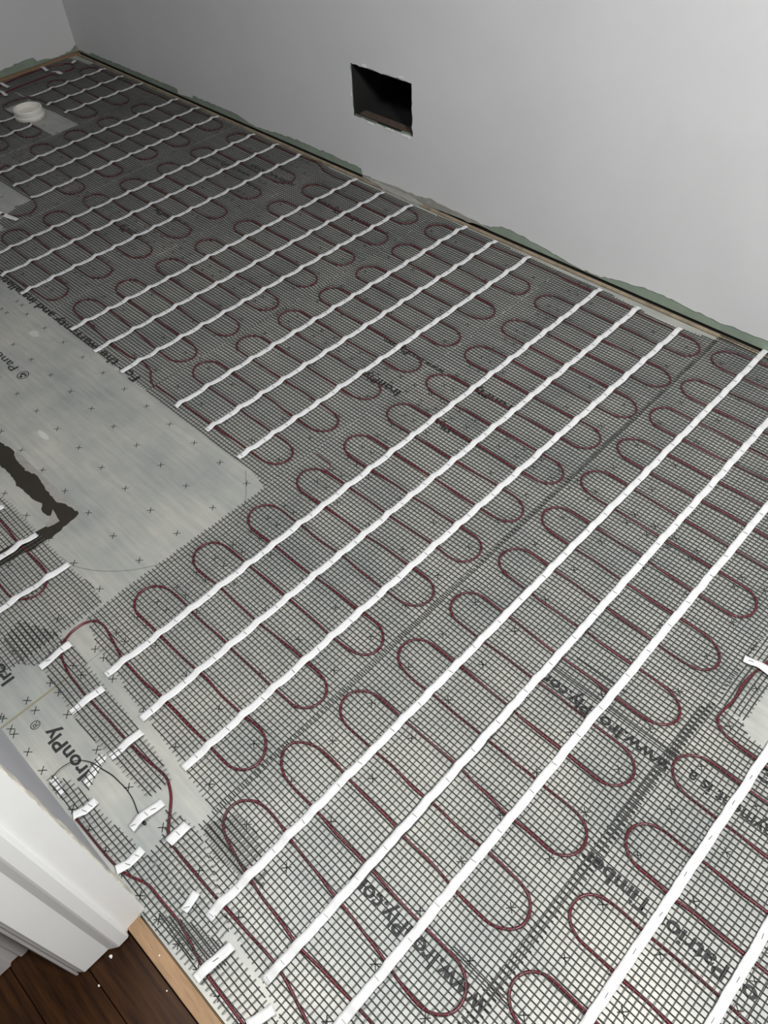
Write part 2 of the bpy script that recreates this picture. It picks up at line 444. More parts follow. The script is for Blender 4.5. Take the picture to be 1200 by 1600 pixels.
# timber strips and gaps around the floor
tag(box('trim_1', (0.03, -0.0215, -0.012), (5.3, -0.0085, 0.0015), 'timber_d', None, 0.0012), 'dusty timber lath between panels and long wall', kind='structure')
tag(box('trim_2', (0.0, -1.9, -0.012), (0.028, -0.004, 0.004), 'timber', None, 0.0015), 'bare timber strip along foot of short wall', kind='structure')
tag(box('trim_3', (3.296, -1.9765, -0.030), (5.3, -1.9525, -0.003), 'timber', None, 0.0015), 'raw timber edge strip at doorway threshold', kind='structure')

# hall floor of dark planks
hall = box('floor.001', (2.2, -3.2, -0.060), (5.6, -1.978, -0.0345), 'dark'); tag(hall, 'dark stained oak plank floor in the hall', kind='structure')
yb = -1.9785; k = 0
for wd in (0.0735, 0.084, 0.084, 0.084, 0.084, 0.084, 0.084, 0.084, 0.084, 0.084, 0.084, 0.084, 0.084):
    o = box('plank', (0, -(wd-0.0012)/2, -0.018), (3.2, (wd-0.0012)/2, 0), 'oak', hall, 0.0012)
    o.location = (2.3, yb-wd/2, -0.016-0.0004*(k % 2)); yb -= wd; k += 1

# ------------------------------------------------------------------ walls
def ragged(pts, amp, step):
    out = []
    for (a, b), (c, d) in zip(pts, pts[1:]):
        L = math.hypot(c-a, d-b); n = max(1, int(L/step))
        for i in range(n):
            t = i/n; out.append((a+(c-a)*t, b+(d-b)*t+random.gauss(0, amp)))
    out.append(pts[-1]); return out
def ragged_loop(pts, amp, step):
    out = []
    for i in range(len(pts)):
        (a, b), (c, d) = pts[i], pts[(i+1) % len(pts)]
        n = max(1, int(math.hypot(c-a, d-b)/step))
        for q in range(n):
            t = q/n; out.append((a+(c-a)*t+random.gauss(0, amp), b+(d-b)*t+random.gauss(0, amp)))
    return out
HOLE = [(1.852, 0.366), (2.117, 0.369), (2.121, 0.2085), (1.852, 0.204)]
hole_b = ragged_loop(HOLE, 0.0005, 0.02)
hole_s = ragged_loop([(1.8505, 0.3675), (2.1185, 0.3705), (2.1225, 0.207), (1.8505, 0.2025)], 0.0014, 0.014)
wb = slab_with_holes('wall_back', [[(-0.02, 0.0045), (5.6, 0.0045), (5.6, 2.45), (-0.02, 2.45)], hole_b], 0.0, 0.0125, 'green')
tag(wb, 'long grey painted wall with a duct opening', kind='structure')
SK = [(0.0, 0.022), (0.11, 0.024), (0.13, 0.034), (0.418, 0.036), (0.788, 0.040), (0.789, 0.020), (0.886, 0.028), (0.899, 0.040), (1.18, 0.040), (1.218, 0.032), (1.293, 0.022), (1.33, 0.026), (1.519, 0.040), (1.727, 0.040), (1.874, 0.038), (1.879, 0.018), (1.99, 0.012), (2.074, 0.009), (2.304, 0.009), (2.36, 0.018), (2.456, 0.026), (2.50, 0.045), (2.534, 0.045), (2.663, 0.034), (2.784, 0.020), (2.86, 0.020), (2.932, 0.034), (3.012, 0.044), (3.099, 0.046), (3.2, 0.038), (3.324, 0.042), (3.45, 0.048), (4.2, 0.04), (5.6, 0.04)]
SK = [(a, max(0.0085, b-0.009)) for a, b in SK]
sk = slab_with_holes('plaster_skim', [ragged(SK, 0.0014, 0.012)+[(5.6, 2.45), (-0.02, 2.45), (-0.02, 0.022)], hole_s], -0.0022, -0.0001, 'paint', wb)
# torn gypsum lump where the board broke away, below the opening
tg = slab_with_holes('torn_gypsum', [ragged_loop([(1.90, 0.006), (2.05, -0.004), (2.15, -0.006), (2.30, 0.004), (2.45, 0.010), (2.40, 0.020), (2.30, 0.022), (2.20, 0.026), (2.12, 0.016), (2.02, 0.015), (1.95, 0.012)], 0.0016, 0.02)], -0.0045, -0.0005, 'gyp', wb)
prism('gypsum_crumbs', ragged_loop([(1.88, -0.008), (2.00, -0.026), (2.14, -0.030), (2.18, -0.020), (2.12, -0.004), (1.95, -0.001)], 0.002, 0.02), -0.004, 0.007, 'gyp', wb)
# stud plate behind the gap under the board
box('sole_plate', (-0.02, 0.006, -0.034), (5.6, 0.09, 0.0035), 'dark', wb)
# rim of broken board flakes around the hole
for (x, z, dx, dz) in ((1.915, 0.3735, 0.010, 0.004), (2.075, 0.3755, 0.012, 0.003), (2.09, 0.2025, 0.018, 0.004), (1.93, 0.199, 0.016, 0.003), (1.8475, 0.275, 0.003, 0.012), (2.02, 0.2035, 0.02, 0.003)):
    slab_with_holes('paper_flake', [ragged_loop([(x-dx, z-dz), (x+dx, z-dz*0.6), (x+dx*0.8, z+dz), (x-dx*0.7, z+dz*0.8)], 0.0012, 0.006)], -0.004, -0.0022, 'chip', wb)

du = empty('wall_duct', (1.985, 0.14, 0.205)); tag(du, 'dark empty duct box inside the rectangular wall opening', 'duct')
def dbox(n, lo, hi, m): 
    o = box(n, [lo[i]-du.location[i] for i in range(3)], [hi[i]-du.location[i] for i in range(3)], m, du); return o
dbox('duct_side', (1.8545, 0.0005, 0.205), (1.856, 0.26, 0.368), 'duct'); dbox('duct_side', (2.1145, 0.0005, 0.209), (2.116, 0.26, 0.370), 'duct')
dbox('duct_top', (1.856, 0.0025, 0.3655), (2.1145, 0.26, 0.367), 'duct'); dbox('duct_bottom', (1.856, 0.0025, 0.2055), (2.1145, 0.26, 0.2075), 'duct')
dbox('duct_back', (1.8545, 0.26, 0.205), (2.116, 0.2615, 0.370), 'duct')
dbox('sill_board', (1.87, 0.012, 0.2078), (2.113, 0.040, 0.2120), 'sill')
dbox('metal_lip', (1.857, 0.0005, 0.2078), (1.960, 0.004, 0.2098), 'galv')
dbox('metal_lip', (1.88, -0.0005, 0.3672), (2.09, 0.002, 0.3690), 'galv')

wl = slab_with_holes('wall_left', [[(-2.2, 0.004), (0.0, 0.004), (0.0, 2.45), (-2.2, 2.45)]], -0.0145, -0.002, 'green', None, 'yz')
tag(wl, 'short grey painted wall in the far corner', kind='structure')
SL = [(-2.2, 0.03), (-0.40, 0.03), (-0.36, 0.034), (-0.22, 0.040), (-0.205, 0.020), (-0.10, 0.010), (-0.04, 0.014), (-0.0025, 0.03)]
slab_with_holes('plaster_skim', [ragged(SL, 0.0015, 0.015)+[(-0.0025, 2.45), (-2.2, 2.45)]], 0.0, -0.002, 'paint_l', wl, 'yz')
prism('corner_filler', [(0.0002, -0.0024), (0.012, -0.0024), (0.0002, -0.012)], 0.006, 0.03, 'gyp', wl)

wf = box('wall_front', (0.0, -2.058, -0.012), (3.2805, -1.945, 2.45), 'drywall'); tag(wf, 'lilac-grey plastered wall beside the doorway', kind='structure')
def joint():
    bm = bmesh.new(); prev = None
    for k in range(70):
        z = -0.002+k*0.02; a = 3.279+random.gauss(0, 0.0018); b = 3.3025+random.gauss(0, 0.0009); d = -1.9385+random.gauss(0, 0.0010)
        row = [bm.verts.new((a, -1.9448, z)), bm.verts.new((a+0.002, d, z)), bm.verts.new((b, d+0.0004, z)), bm.verts.new((b+0.0004, -1.9410, z))]
        if prev:
            for i in range(3): bm.faces.new((prev[i], prev[i+1], row[i+1], row[i]))
        prev = row
    return link('cracked_filler', bm_mesh('cracked_filler', bm, 'filler'), wf)
joint()

dj = empty('door_1', (3.30, -2.0, 0)); tag(dj, 'white gloss painted door jamb with stop', kind='structure')
def djp(n, poly, z0, z1, m, bev=0):
    o = prism(n, [(x-3.30, y+2.0) for x, y in poly], z0, z1, m, dj, bev); return o
djp('jamb', [(3.2812, -1.9430), (3.3046, -1.9395), (3.3082, -1.9788), (3.3082, -2.0570), (3.3010, -2.0640), (3.2812, -2.0640)], -0.010, 2.1, 'gloss')
djp('door_stop', [(3.3084, -1.9795), (3.3150, -1.9812), (3.3168, -1.9840), (3.3174, -2.0000), (3.3160, -2.0032), (3.3084, -2.0142)], -0.010, 2.1, 'gloss')
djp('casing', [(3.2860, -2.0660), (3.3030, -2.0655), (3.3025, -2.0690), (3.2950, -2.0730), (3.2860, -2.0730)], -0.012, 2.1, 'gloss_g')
ht = empty('trim_4', (3.20, -2.15, 0)); tag(ht, 'grey-white moulded trim standing in the hall', kind='structure')
def hp(n, poly, m): prism(n, [(x-3.20, y+2.15) for x, y in poly], -0.012, 2.1, m, ht)
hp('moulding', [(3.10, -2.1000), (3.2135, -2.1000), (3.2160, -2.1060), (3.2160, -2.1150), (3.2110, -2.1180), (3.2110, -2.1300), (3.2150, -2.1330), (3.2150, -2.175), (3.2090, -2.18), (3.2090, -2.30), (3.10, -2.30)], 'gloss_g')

# ------------------------------------------------------------------ heating mats
PCH = 0.0767
def serp(L, R, xl, xr, start=None, end=None, H=0.0405):
    """loops alternate between the two sides; L, R: lists of (apex x, centre y)"""
    loops = sorted([(y, 'L', x) for x, y in L]+[(y, 'R', x) for x, y in R], reverse=True)
    pts = list(start or [])
    for y, s, ax in loops:
        sg = -1 if s == 'L' else 1
        cx = ax-sg*H*1.12
        for k in range(13):
            t = math.pi/2-math.pi*k/12
            pts.append((cx+sg*H*1.12*math.cos(t), y+H*math.sin(t)))
    pts += list(end or [])
    P = resample(pts, 0.005)
    # slight hand-laid waviness
    n = len(P); P = P + np.stack([smooth(np.random.randn(n)*0.004, 30), smooth(np.random.randn(n)*0.004, 30)], 1)
    return smooth(P, 5)
def mean_x(l): return sum(p[0] for p in l)/len(l)

ALL = {}
def heating_mat(label, poly, paths, tapes, staple_dir=0, phase=(0, 0), extra_polys=(), group='heating mat runs laid side by side'):
    xs = [p[0] for p in poly]; ys = [p[1] for p in poly]
    root = empty('heating_mat', ((min(xs)+max(xs))/2, (min(ys)+max(ys))/2, 0))
    off = Vector(root.location)
    tag(root, label, 'heating mat', group)
    bb = Bumps(min(xs), max(xs), min(ys), max(ys), paths)
    objs = [net(poly, bb, root, phase=phase)]
    for ep in extra_polys: objs.append(net(ep, bb, root, phase=(random.random(), random.random()), zbase=0.0028))
    for P in paths:
        Pz = np.c_[P, np.full(len(P), 0.0027)]
        objs.append(tube('heating_cable', Pz, 0.0026, 'cable', root))
    for o in objs: o.location = -off
    sy = []
    for (xa, ya, xb, yb_) in tapes:
        me, P, top = tape_mesh([(xa, ya), (xb, yb_)], bb, name='adhesive_tape')
        t = link('adhesive_tape', me, root); t.location = -off
        L = abs(yb_-ya); n = int(L/PCH); 
        # staples sit just on the near side of each cable hump
        b = bb(P[:, 0], P[:, 1]); pk = [i for i in range(2, len(P)-4) if b[i] >= b[i-1] and b[i] > b[i+1] and b[i] > 0.5]
        for i in pk:
            j = min(len(P)-2, max(1, i+random.choice((4, 5, 5, 6)) if staple_dir == 0 else i+6))
            z = top[j, 1:3, 2].mean()+0.0004
            put_staple(t, P[j, 0]+random.gauss(0, 0.001), P[j, 1], z, random.gauss(0.0, 0.09) + (0 if staple_dir == 0 else math.pi/2))
    return root, bb

def shift(l, d): return [(x, y+d) for x, y in l]
# mat in the far corner
L1 = [(0.205, -0.101), (0.212, -0.268)]; R1 = [(0.672, -0.190), (0.672, -0.350)]
p1 = serp(L1, R1, 0, 0, start=[(0.692, -0.058), (0.60, -0.060)], end=[(0.46, -0.392), (0.40, -0.400), (0.33, -0.412), (0.287, -0.429)])
heating_mat('heating mat with three tapes in the far corner, beside the white pipe stub',
    [(0.190, -0.032), (0.690, -0.030), (0.690, -0.428), (0.408, -0.432), (0.190, -0.430)], [p1],
    [(0.290, -0.036, 0.291, -0.420), (0.424, -0.032, 0.426, -0.417), (0.560, -0.025, 0.555, -0.409)])
# its continuation past the pipe stub
p1b = serp([(0.215, -0.66), (0.215, -0.81)], [(0.648, -0.596), (0.655, -0.740), (0.655, -0.885)], 0, 0, start=[(0.286, -0.434), (0.272, -0.455), (0.266, -0.50), (0.275, -0.540), (0.31, -0.553), (0.45, -0.556)], end=[(0.5, -0.93)])
heating_mat('heating mat piece with two tape ends below the white pipe stub at left edge',
    [(0.190, -0.436), (0.31, -0.436), (0.31, -0.552), (0.692, -0.549), (0.692, -0.95), (0.190, -0.95)], [p1b],
    [(0.424, -0.556, 0.428, -0.93), (0.552, -0.555, 0.552, -0.93)])
# second mat
L2 = [(0.723, -0.178), (0.723, -0.342), (0.718, -0.492), (0.721, -0.643)]; R2 = [(1.174, -0.094), (1.183, -0.261), (1.173, -0.405), (1.18, -0.568), (1.182, -0.731)]
p2 = serp(L2, R2, 0, 0, start=[(0.6935, -0.058), (0.90, -0.052)], end=[(0.85, -0.775), (0.78, -0.80), (0.80, -0.84), (0.95, -0.852), (1.08, -0.862), (1.15, -0.880), (1.178, -0.92), (1.165, -0.962), (1.12, -0.985), (1.07, -1.01), (1.03, -1.06)])
heating_mat('second heating mat from the far corner, ending at a bare patch on the left',
    [(0.695, -0.028), (1.200, -0.030), (1.200, -1.03), (1.14, -1.03), (1.10, -0.93), (1.10, -0.872), (0.76, -0.872), (0.70, -0.855)], [p2],
    [(0.814, -0.026, 0.828, -0.858), (0.953, -0.020, 0.959, -0.868), (1.083, -0.022, 1.091, -0.871)], phase=(0.2, 0.4))
# third
L3 = [(1.250, -0.100), (1.237, -0.261), (1.239, -0.419), (1.236, -0.575), (1.229, -0.727), (1.228, -0.882), (1.228, -1.038)]; R3 = [(1.712, -0.190), (1.702, -0.342), (1.711, -0.505), (1.715, -0.660), (1.715, -0.815), (1.713, -0.966), (1.709, -1.119)]
p3 = serp(L3, R3, 0, 0, start=[(1.738, -0.064), (1.70, -0.044), (1.67, -0.036), (1.58, -0.046)], end=[(1.50, -1.165), (1.40, -1.172)])
heating_mat('third heating mat from the far corner, left of the wall opening',
    [(1.205, -0.030), (1.737, -0.034), (1.737, -1.190), (1.205, -1.19)], [p3],
    [(1.322, -0.034, 1.330, -1.150), (1.459, -0.032, 1.457, -1.188), (1.591, -0.038, 1.594, -1.196)], phase=(0.6, 0.1))
# fourth
L4 = [(1.776, -0.185), (1.771, -0.340), (1.781, -0.498), (1.777, -0.653), (1.774, -0.803), (1.776, -0.955), (1.766, -1.097)]; R4 = [(2.231, -0.111), (2.241, -0.268), (2.242, -0.420), (2.239, -0.577), (2.239, -0.733), (2.244, -0.886), (2.243, -1.040)]
p4 = serp(L4, R4, 0, 0, start=[(1.7385, -0.064), (1.796, -0.070), (1.842, -0.068), (1.90, -0.064), (2.0, -0.066)], end=[(1.90, -1.142), (2.02, -1.150), (2.10, -1.150), (2.150, -1.135), (2.200, -1.142), (2.236, -1.168), (2.2590, -1.172)])
heating_mat('fourth heating mat from the far corner, directly below the wall opening',
    [(1.741, -0.036), (2.257, -0.040), (2.257, -1.202), (1.741, -1.194)], [p4],
    [(1.880, -0.031, 1.872, -1.192), (2.019, -0.039, 2.011, -1.203), (2.152, -0.041, 2.144, -1.204)], phase=(0.3, 0.7))
# fifth
L5 = [(2.285, -0.110), (2.282, -0.265), (2.285, -0.426), (2.281, -0.578), (2.277, -0.735), (2.276, -0.890), (2.276, -1.042)]; R5 = [(2.747, -0.190), (2.745, -0.350), (2.747, -0.508), (2.739, -0.662), (2.733, -0.815), (2.735, -0.970), (2.735, -1.123)]
p5 = serp(L5, R5, 0, 0, start=[(2.755, -0.066), (2.60, -0.064)], end=[(2.60, -1.163), (2.45, -1.166), (2.2595, -1.172)])
heating_mat('fifth heating mat, ending at the pale bare panel corner',
    [(2.261, -0.032), (2.753, -0.042), (2.753, -1.215), (2.70, -1.200), (2.261, -1.204)], [p5],
    [(2.377, -0.028, 2.371, -1.189), (2.506, -0.035, 2.502, -1.190), (2.642, -0.039, 2.638, -1.198)], phase=(0.1, 0.5))
# sixth, longer
L6 = shift([(2.786, -0.187), (2.788, -0.343), (2.786, -0.501), (2.786, -0.657), (2.787, -0.810), (2.789, -0.963), (2.788, -1.115), (2.790, -1.267), (2.788, -1.418), (2.787, -1.573)], -0.010)
R6 = shift([(3.260, -0.130), (3.266, -0.292), (3.262, -0.446), (3.257, -0.598), (3.254, -0.750), (3.254, -0.901), (3.254, -1.052), (3.253, -1.205), (3.255, -1.358), (3.253, -1.514), (3.257, -1.668)], 0.010)
p6 = serp(L6, R6, 0, 0, start=[(2.7555, -0.066), (3.0, -0.070)], end=[(3.10, -1.700), (2.98, -1.706), (2.90, -1.705), (2.845, -1.694), (2.805, -1.686), (2.778, -1.690), (2.764, -1.712), (2.764, -1.740), (2.776, -1.770), (2.803, -1.788), (2.848, -1.796), (2.918, -1.797), (2.975, -1.798), (3.049, -1.798), (3.119, -1.791), (3.157, -1.788), (3.190, -1.803), (3.215, -1.825), (3.234, -1.842), (3.256, -1.850), (3.264, -1.851)])
heating_mat('long sixth heating mat running from the wall down to the narrow cut strips',
    [(2.757, -0.044), (2.90, -0.044), (3.03, -0.052), (3.10, -0.066), (3.20, -0.050), (3.272, -0.042), (3.272, -1.768), (3.20, -1.762), (3.166, -1.7555), (2.961, -1.738), (2.83, -1.722), (2.757, -1.700)], [p6],
    [(2.900, -0.043, 2.904, -1.749), (3.032, -0.049, 3.031, -1.755), (3.169, -0.060, 3.166, -1.759)], phase=(0.5, 0.2),
    extra_polys=([(2.775, -1.757), (2.90, -1.762), (3.10, -1.772), (3.166, -1.786), (3.164, -1.832), (2.96, -1.838), (2.826, -1.828), (2.790, -1.822), (2.775, -1.80)],))
# seventh
L7 = shift([(3.290, -0.090), (3.290, -0.245), (3.287, -0.390), (3.287, -0.535), (3.285, -0.683), (3.285, -0.832), (3.286, -0.988), (3.284, -1.144), (3.280, -1.298), (3.279, -1.451), (3.274, -1.596), (3.279, -1.733)], -0.010)
R7 = shift([(3.755, -0.178), (3.755, -0.330), (3.755, -0.480), (3.755, -0.635), (3.751, -0.788), (3.757, -0.944), (3.758, -1.094), (3.756, -1.246), (3.760, -1.399), (3.760, -1.552), (3.759, -1.706)], 0.010)
p7 = serp(L7, R7, 0, 0, start=[(3.79, -0.055), (3.50, -0.050)], end=[(3.42, -1.800), (3.55, -1.806), (3.70, -1.80)])
p7b = spline([(3.2645, -1.851), (3.30, -1.852), (3.397, -1.851), (3.506, -1.847), (3.537, -1.849), (3.576, -1.858), (3.62, -1.868), (3.70, -1.87)])
heating_mat('seventh heating mat with wide tapes, crossing the middle of the near floor',
    [(3.266, -0.012), (3.790, -0.020), (3.790, -1.90), (3.62, -1.898), (3.53, -1.876), (3.42, -1.862), (3.31, -1.815), (3.264, -1.800), (3.266, -1.3)], [p7, p7b],
    [(3.387, 0.002, 3.392, -1.879), (3.516, -0.012, 3.525, -1.875), (3.640, -0.012, 3.645, -1.90)], phase=(0.8, 0.35),
    extra_polys=([(3.272, -1.795), (3.30, -1.745), (3.345, -1.74), (3.40, -1.765), (3.42, -1.79), (3.33, -1.812)],))
# eighth, along the right edge
L8 = [(3.794, -1.157), (3.800, -1.315), (3.797, -1.467), (3.793, -1.618), (3.793, -1.77)]; R8 = [(4.265, -1.08), (4.265, -1.236), (4.265, -1.39), (4.265, -1.542), (4.265, -1.69)]
p8 = serp(L8, R8, 0, 0, start=[(3.90, -0.60), (3.85, -0.75), (3.822, -0.85), (3.814, -0.90), (3.810, -0.943), (3.812, -0.981), (3.806, -1.010), (3.807, -1.034), (3.822, -1.048), (3.842, -1.055), (3.869, -1.059), (3.95, -1.060), (4.05, -1.045)], end=[(4.0, -1.81)])
heating_mat('eighth heating mat at the right edge, over the large printed words',
    [(3.774, -1.040), (3.792, -1.008), (3.850, -1.012), (3.852, -1.022), (3.885, -1.030), (3.93, -1.035), (4.10, -1.035), (4.30, -1.035), (4.30, -1.85), (3.770, -1.85)], [p8],
    [(3.9035, -1.012, 3.9035, -1.84), (4.0325, -1.012, 4.0325, -1.84), (4.165, -1.012, 4.165, -1.84)], staple_dir=1, phase=(0.4, 0.9))
# turned strip of net that carries the cable up to the eighth mat
rt8 = empty('mesh_strip', (3.82, -0.9, 0)); tag(rt8, 'narrow turned strip of black net under the cable at right edge', 'mesh strip')
nb = Bumps(3.78, 3.90, -1.02, -0.6, [p8]); o = net([(3.799, -0.60), (3.87, -0.60), (3.848, -0.80), (3.848, -1.003), (3.790, -1.004), (3.786, -0.86)], nb, rt8, bold_axis=0); o.location = (-3.82, 0.9, 0)

# piece of mat beside the bare panel at the left edge
pa = serp([(2.22, -1.82)], [(2.630, -1.739), (2.62, -1.90)], 0, 0, start=[(2.25, -1.690), (2.45, -1.694)], end=[(2.3, -1.94)], H=0.044)
heating_mat('heating mat corner with three tape ends at the left edge, below the brown smear',
    [(2.20, -1.664), (2.34, -1.650), (2.46, -1.650), (2.61, -1.654), (2.700, -1.648), (2.752, -1.660), (2.750, -1.86), (2.752, -1.885), (2.70, -1.925), (2.20, -1.925)], [pa],
    [(2.347, -1.664, 2.345, -1.90), (2.482, -1.655, 2.478, -1.90), (2.611, -1.650, 2.606, -1.90)], phase=(0.15, 0.6),
    extra_polys=([(2.66, -1.80), (2.76, -1.757), (2.79, -1.775), (2.795, -1.82), (2.75, -1.85), (2.68, -1.85)],))

# narrow strip of net along the doorway with the power cable
ms = empty('mesh_strip', (3.3, -1.92, 0)); tag(ms, 'long narrow strip of black net along the door jamb and threshold', 'mesh strip')
pw = spline([(3.10, -1.9385), (3.174, -1.9375), (3.213, -1.936), (3.243, -1.931), (3.279, -1.914), (3.318, -1.915), (3.354, -1.913), (3.396, -1.918), (3.429, -1.926), (3.463, -1.930), (3.493, -1.930), (3.53, -1.931), (3.70, -1.933)])
nb = Bumps(3.0, 3.75, -1.95, -1.79, [pw, p7b, p6])
for poly in ([(3.022, -1.930), (3.024, -1.910), (3.090, -1.904), (3.20, -1.893), (3.26, -1.888), (3.40, -1.880), (3.515, -1.884), (3.60, -1.897), (3.75, -1.90), (3.75, -1.945), (3.47, -1.942), (3.35, -1.946), (3.31, -1.946), (3.30, -1.936), (3.022, -1.936)],
             [(3.197, -1.818), (3.262, -1.806), (3.31, -1.818), (3.36, -1.840), (3.42, -1.864), (3.44, -1.878), (3.245, -1.890), (3.240, -1.862), (3.225, -1.835)],
             [(3.33, -1.93), (3.38, -1.90), (3.45, -1.885), (3.47, -1.905), (3.42, -1.93)]):
    o = net(poly, nb, ms, zbase=0.0022 if len(poly) > 10 else 0.0030, wob=0.0012); o.location = (-3.3, 1.92, 0)
lead = tube('power_cable', np.c_[pw, np.full(len(pw), 0.0022)], 0.0023, 'lead'); tag(lead, 'dark red power cable snaking along the door jamb', 'cable')

# the cable loop along the short wall, with its net already under the corner mat
pl = spline([(0.085, -0.62), (0.080, -0.50), (0.0766, -0.419), (0.058, -0.3046), (0.068, -0.1833), (0.095, -0.1203), (0.13, -0.1001), (0.172, -0.125), (0.178, -0.160), (0.152, -0.2305), (0.158, -0.3674), (0.166, -0.4605), (0.17, -0.60)])
hs = empty('mesh_strip', (0.11, -0.35, 0)); tag(hs, 'net strip with dark cable hairpin along the short wall in the far corner', 'mesh strip')
o = net([(0.036, -0.075), (0.10, -0.055), (0.186, -0.055), (0.186, -0.62), (0.036, -0.62)], Bumps(0.03, 0.19, -0.62, -0.05, [pl]), hs); o.location = (-0.11, 0.35, 0)
o = tube('heating_cable', np.c_[pl, np.full(len(pl), 0.0060)], 0.003, 'cable', hs); o.location = (-0.11, 0.35, 0)

# stray red thread beside a loop of the sixth mat
rd = spline([(2.770, -1.061), (2.801, -1.062), (2.826, -1.063), (2.831, -1.078), (2.833, -1.093)], 0.004, 3)
o = tube('wire_tail', np.c_[rd, np.full(len(rd), 0.0060)], 0.0010, 'lead', None, 6); tag(o, 'stray thin red wire tail above a cable loop, mid floor', 'wire')
# thin black sensor wire
wr = spline([(3.0095, -1.932), (3.003, -1.914), (3.005, -1.896), (3.012, -1.879), (3.035, -1.864), (3.058, -1.859), (3.082, -1.852), (3.124, -1.849), (3.148, -1.852), (3.173, -1.860), (3.191, -1.861)], 0.004, 4)
sw = empty('sensor_wire', (3.1, -1.87, 0)); tag(sw, 'thin black floor sensor wire curving across the printed panel', 'wire')
o = tube('wire', np.c_[wr, np.full(len(wr), 0.0055)], 0.0009, 'wire', sw, 6); o.location = (-3.1, 1.87, 0)
bm = bmesh.new(); bmesh.ops.create_uvsphere(bm, u_segments=12, v_segments=8, radius=1)
for v in bm.verts: v.co = (v.co.x*0.0055, v.co.y*0.0030, v.co.z*0.0026)
o = link('sensor_tip', bm_mesh('sensor_tip', bm, 'wire', smooth=True), sw); o.location = (3.193-3.1, -1.862+1.87, 0.0030)

# ------------------------------------------------------------------ loose pieces of tape
class FlatB:
    def __init__(s, paths=(), z=0): s.p = [resample(np.asarray(p)[:, :2], 0.004) for p in paths]
    def __call__(s, x, y):
        x = np.asarray(x); y = np.asarray(y); b = np.zeros_like(x)
        for P in s.p:
            d2 = ((x[:, None]-P[None, :, 0])**2+(y[:, None]-P[None, :, 1])**2).min(1); b = np.maximum(b, np.exp(-d2/(2*0.011**2)))
        return b
def tape_piece(label, path, under=(), staples=(), width=0.0158, z0=0.0062, lift=0.0042):
    me, P, top = tape_mesh(path, FlatB(under), name='tape_piece', width=width, z0=z0, lift=lift)
    o = link('tape_piece', me); c = np.asarray(path).mean(0); tag(o, label, 'tape', 'short pieces of stapled tape')
    for t, a in staples:
        j = int(t*(len(P)-1)); put_staple(o, P[j, 0], P[j, 1], top[j, 1:3, 2].mean()+0.0006, a)
    return o
def scrap(poly):
    cx, cy = np.mean(poly, 0); r = empty('net_scrap', (cx, cy, 0)); tag(r, 'scrap of black net stuck over tattered tape at x %.2f' % cx, 'net scrap')
    SCR.append(r); o = net(poly, FlatB(), r, zbase=0.0042, fray=0.004); o.location = (-cx, -cy, 0)
SCR = []
tape_piece('short white tape over the cable bend, topmost of the three on the narrow strip', [(2.792, -1.828), (2.791, -1.757)], [p6], [(0.3, 1.2), (0.75, 0.1)])
tape_piece('short white tape across the narrow net strip, middle of three', [(2.922, -1.838), (2.924, -1.767)], [p6], [(0.82, 0.0)])
tape_piece('short white tape across the narrow net strip, nearest of three', [(3.054, -1.836), (3.053, -1.768)], [p6], [(0.35, 1.3)])
tape_piece('tattered tape with net stuck over it beside the printed word at jamb side', [(3.061, -1.896), (3.038, -1.842)], [], [], z0=0.0035)
scrap([(3.052, -1.896), (3.070, -1.896), (3.047, -1.842), (3.029, -1.842)])
tape_piece('small tattered tape holding the sensor wire against the wall', [(3.006, -1.929), (3.048, -1.932)], [], [], width=0.012, z0=0.0035)
scrap([(3.004, -1.937), (3.050, -1.938), (3.050, -1.924), (3.004, -1.922)])
tape_piece('short bent tape leaning on the wall below the sensor wire', [(3.094, -1.938), (3.102, -1.922), (3.100, -1.897)], [pw], [(0.75, 0.3), (0.5, 0.4)])
tape_piece('crooked short tape over the sensor tip, on bare panel', [(3.186, -1.883), (3.186, -1.856), (3.188, -1.819)], [wr], [(0.15, 1.2), (0.55, 0.1), (0.7, 1.1)], lift=0.006)
tape_piece('short white tape where the red cable enters the lower net', [(3.254, -1.853), (3.250, -1.813)], [p6], [(0.6, 0.1)], width=0.018)
tape_piece('short bent tape touching the door jamb', [(3.226, -1.938), (3.232, -1.920), (3.230, -1.889)], [pw], [(0.45, 0.5), (0.75, 0.4)])
tape_piece('torn little tape lying loose on the net near the jamb corner', [(3.357, -1.899), (3.349, -1.868)], [], [(0.3, 1.0)], width=0.014, z0=0.006)
tape_piece('short white tape across the power cable near the threshold', [(3.446, -1.944), (3.449, -1.877)], [pw], [(0.55, 1.4), (0.6, 1.3)])
tape_piece('white tape end cut by the bottom of the picture', [(3.549, -1.928), (3.561, -1.888)], [pw], [])
tape_piece('short bent tape over the cable at the right edge', [(3.785, -0.892), (3.808, -0.887), (3.850, -0.888)], [p8], [(0.2, 0.3)])
tape_piece('short tape by the bare patch at the left edge, below second mat', [(1.128, -0.993), (1.188, -0.979)], [p2], [])
tape_piece('tape tip at the left edge beside the bare patch', [(1.06, -1.0), (1.112, -0.996)], [p2], [])
tape_piece('tiny tape on the cable hairpin, nearest the room corner', [(0.100, -0.078), (0.120, -0.100)], [], [], z0=0.0085)
tape_piece('tiny tape on the outer hairpin cable by the timber strip', [(0.044, -0.217), (0.104, -0.221)], [pl], [], z0=0.008)
tape_piece('tiny tape on the inner hairpin cable next to the first mat', [(0.134, -0.212), (0.190, -0.199)], [pl], [], z0=0.008)
tape_piece('tiny tape on the hairpin cable at the left edge, far one', [(0.052, -0.434), (0.132, -0.429)], [pl], [], z0=0.008)
tape_piece('tiny tape on the hairpin cable at the left edge, near one', [(0.136, -0.474), (0.206, -0.480)], [pl], [], z0=0.008)

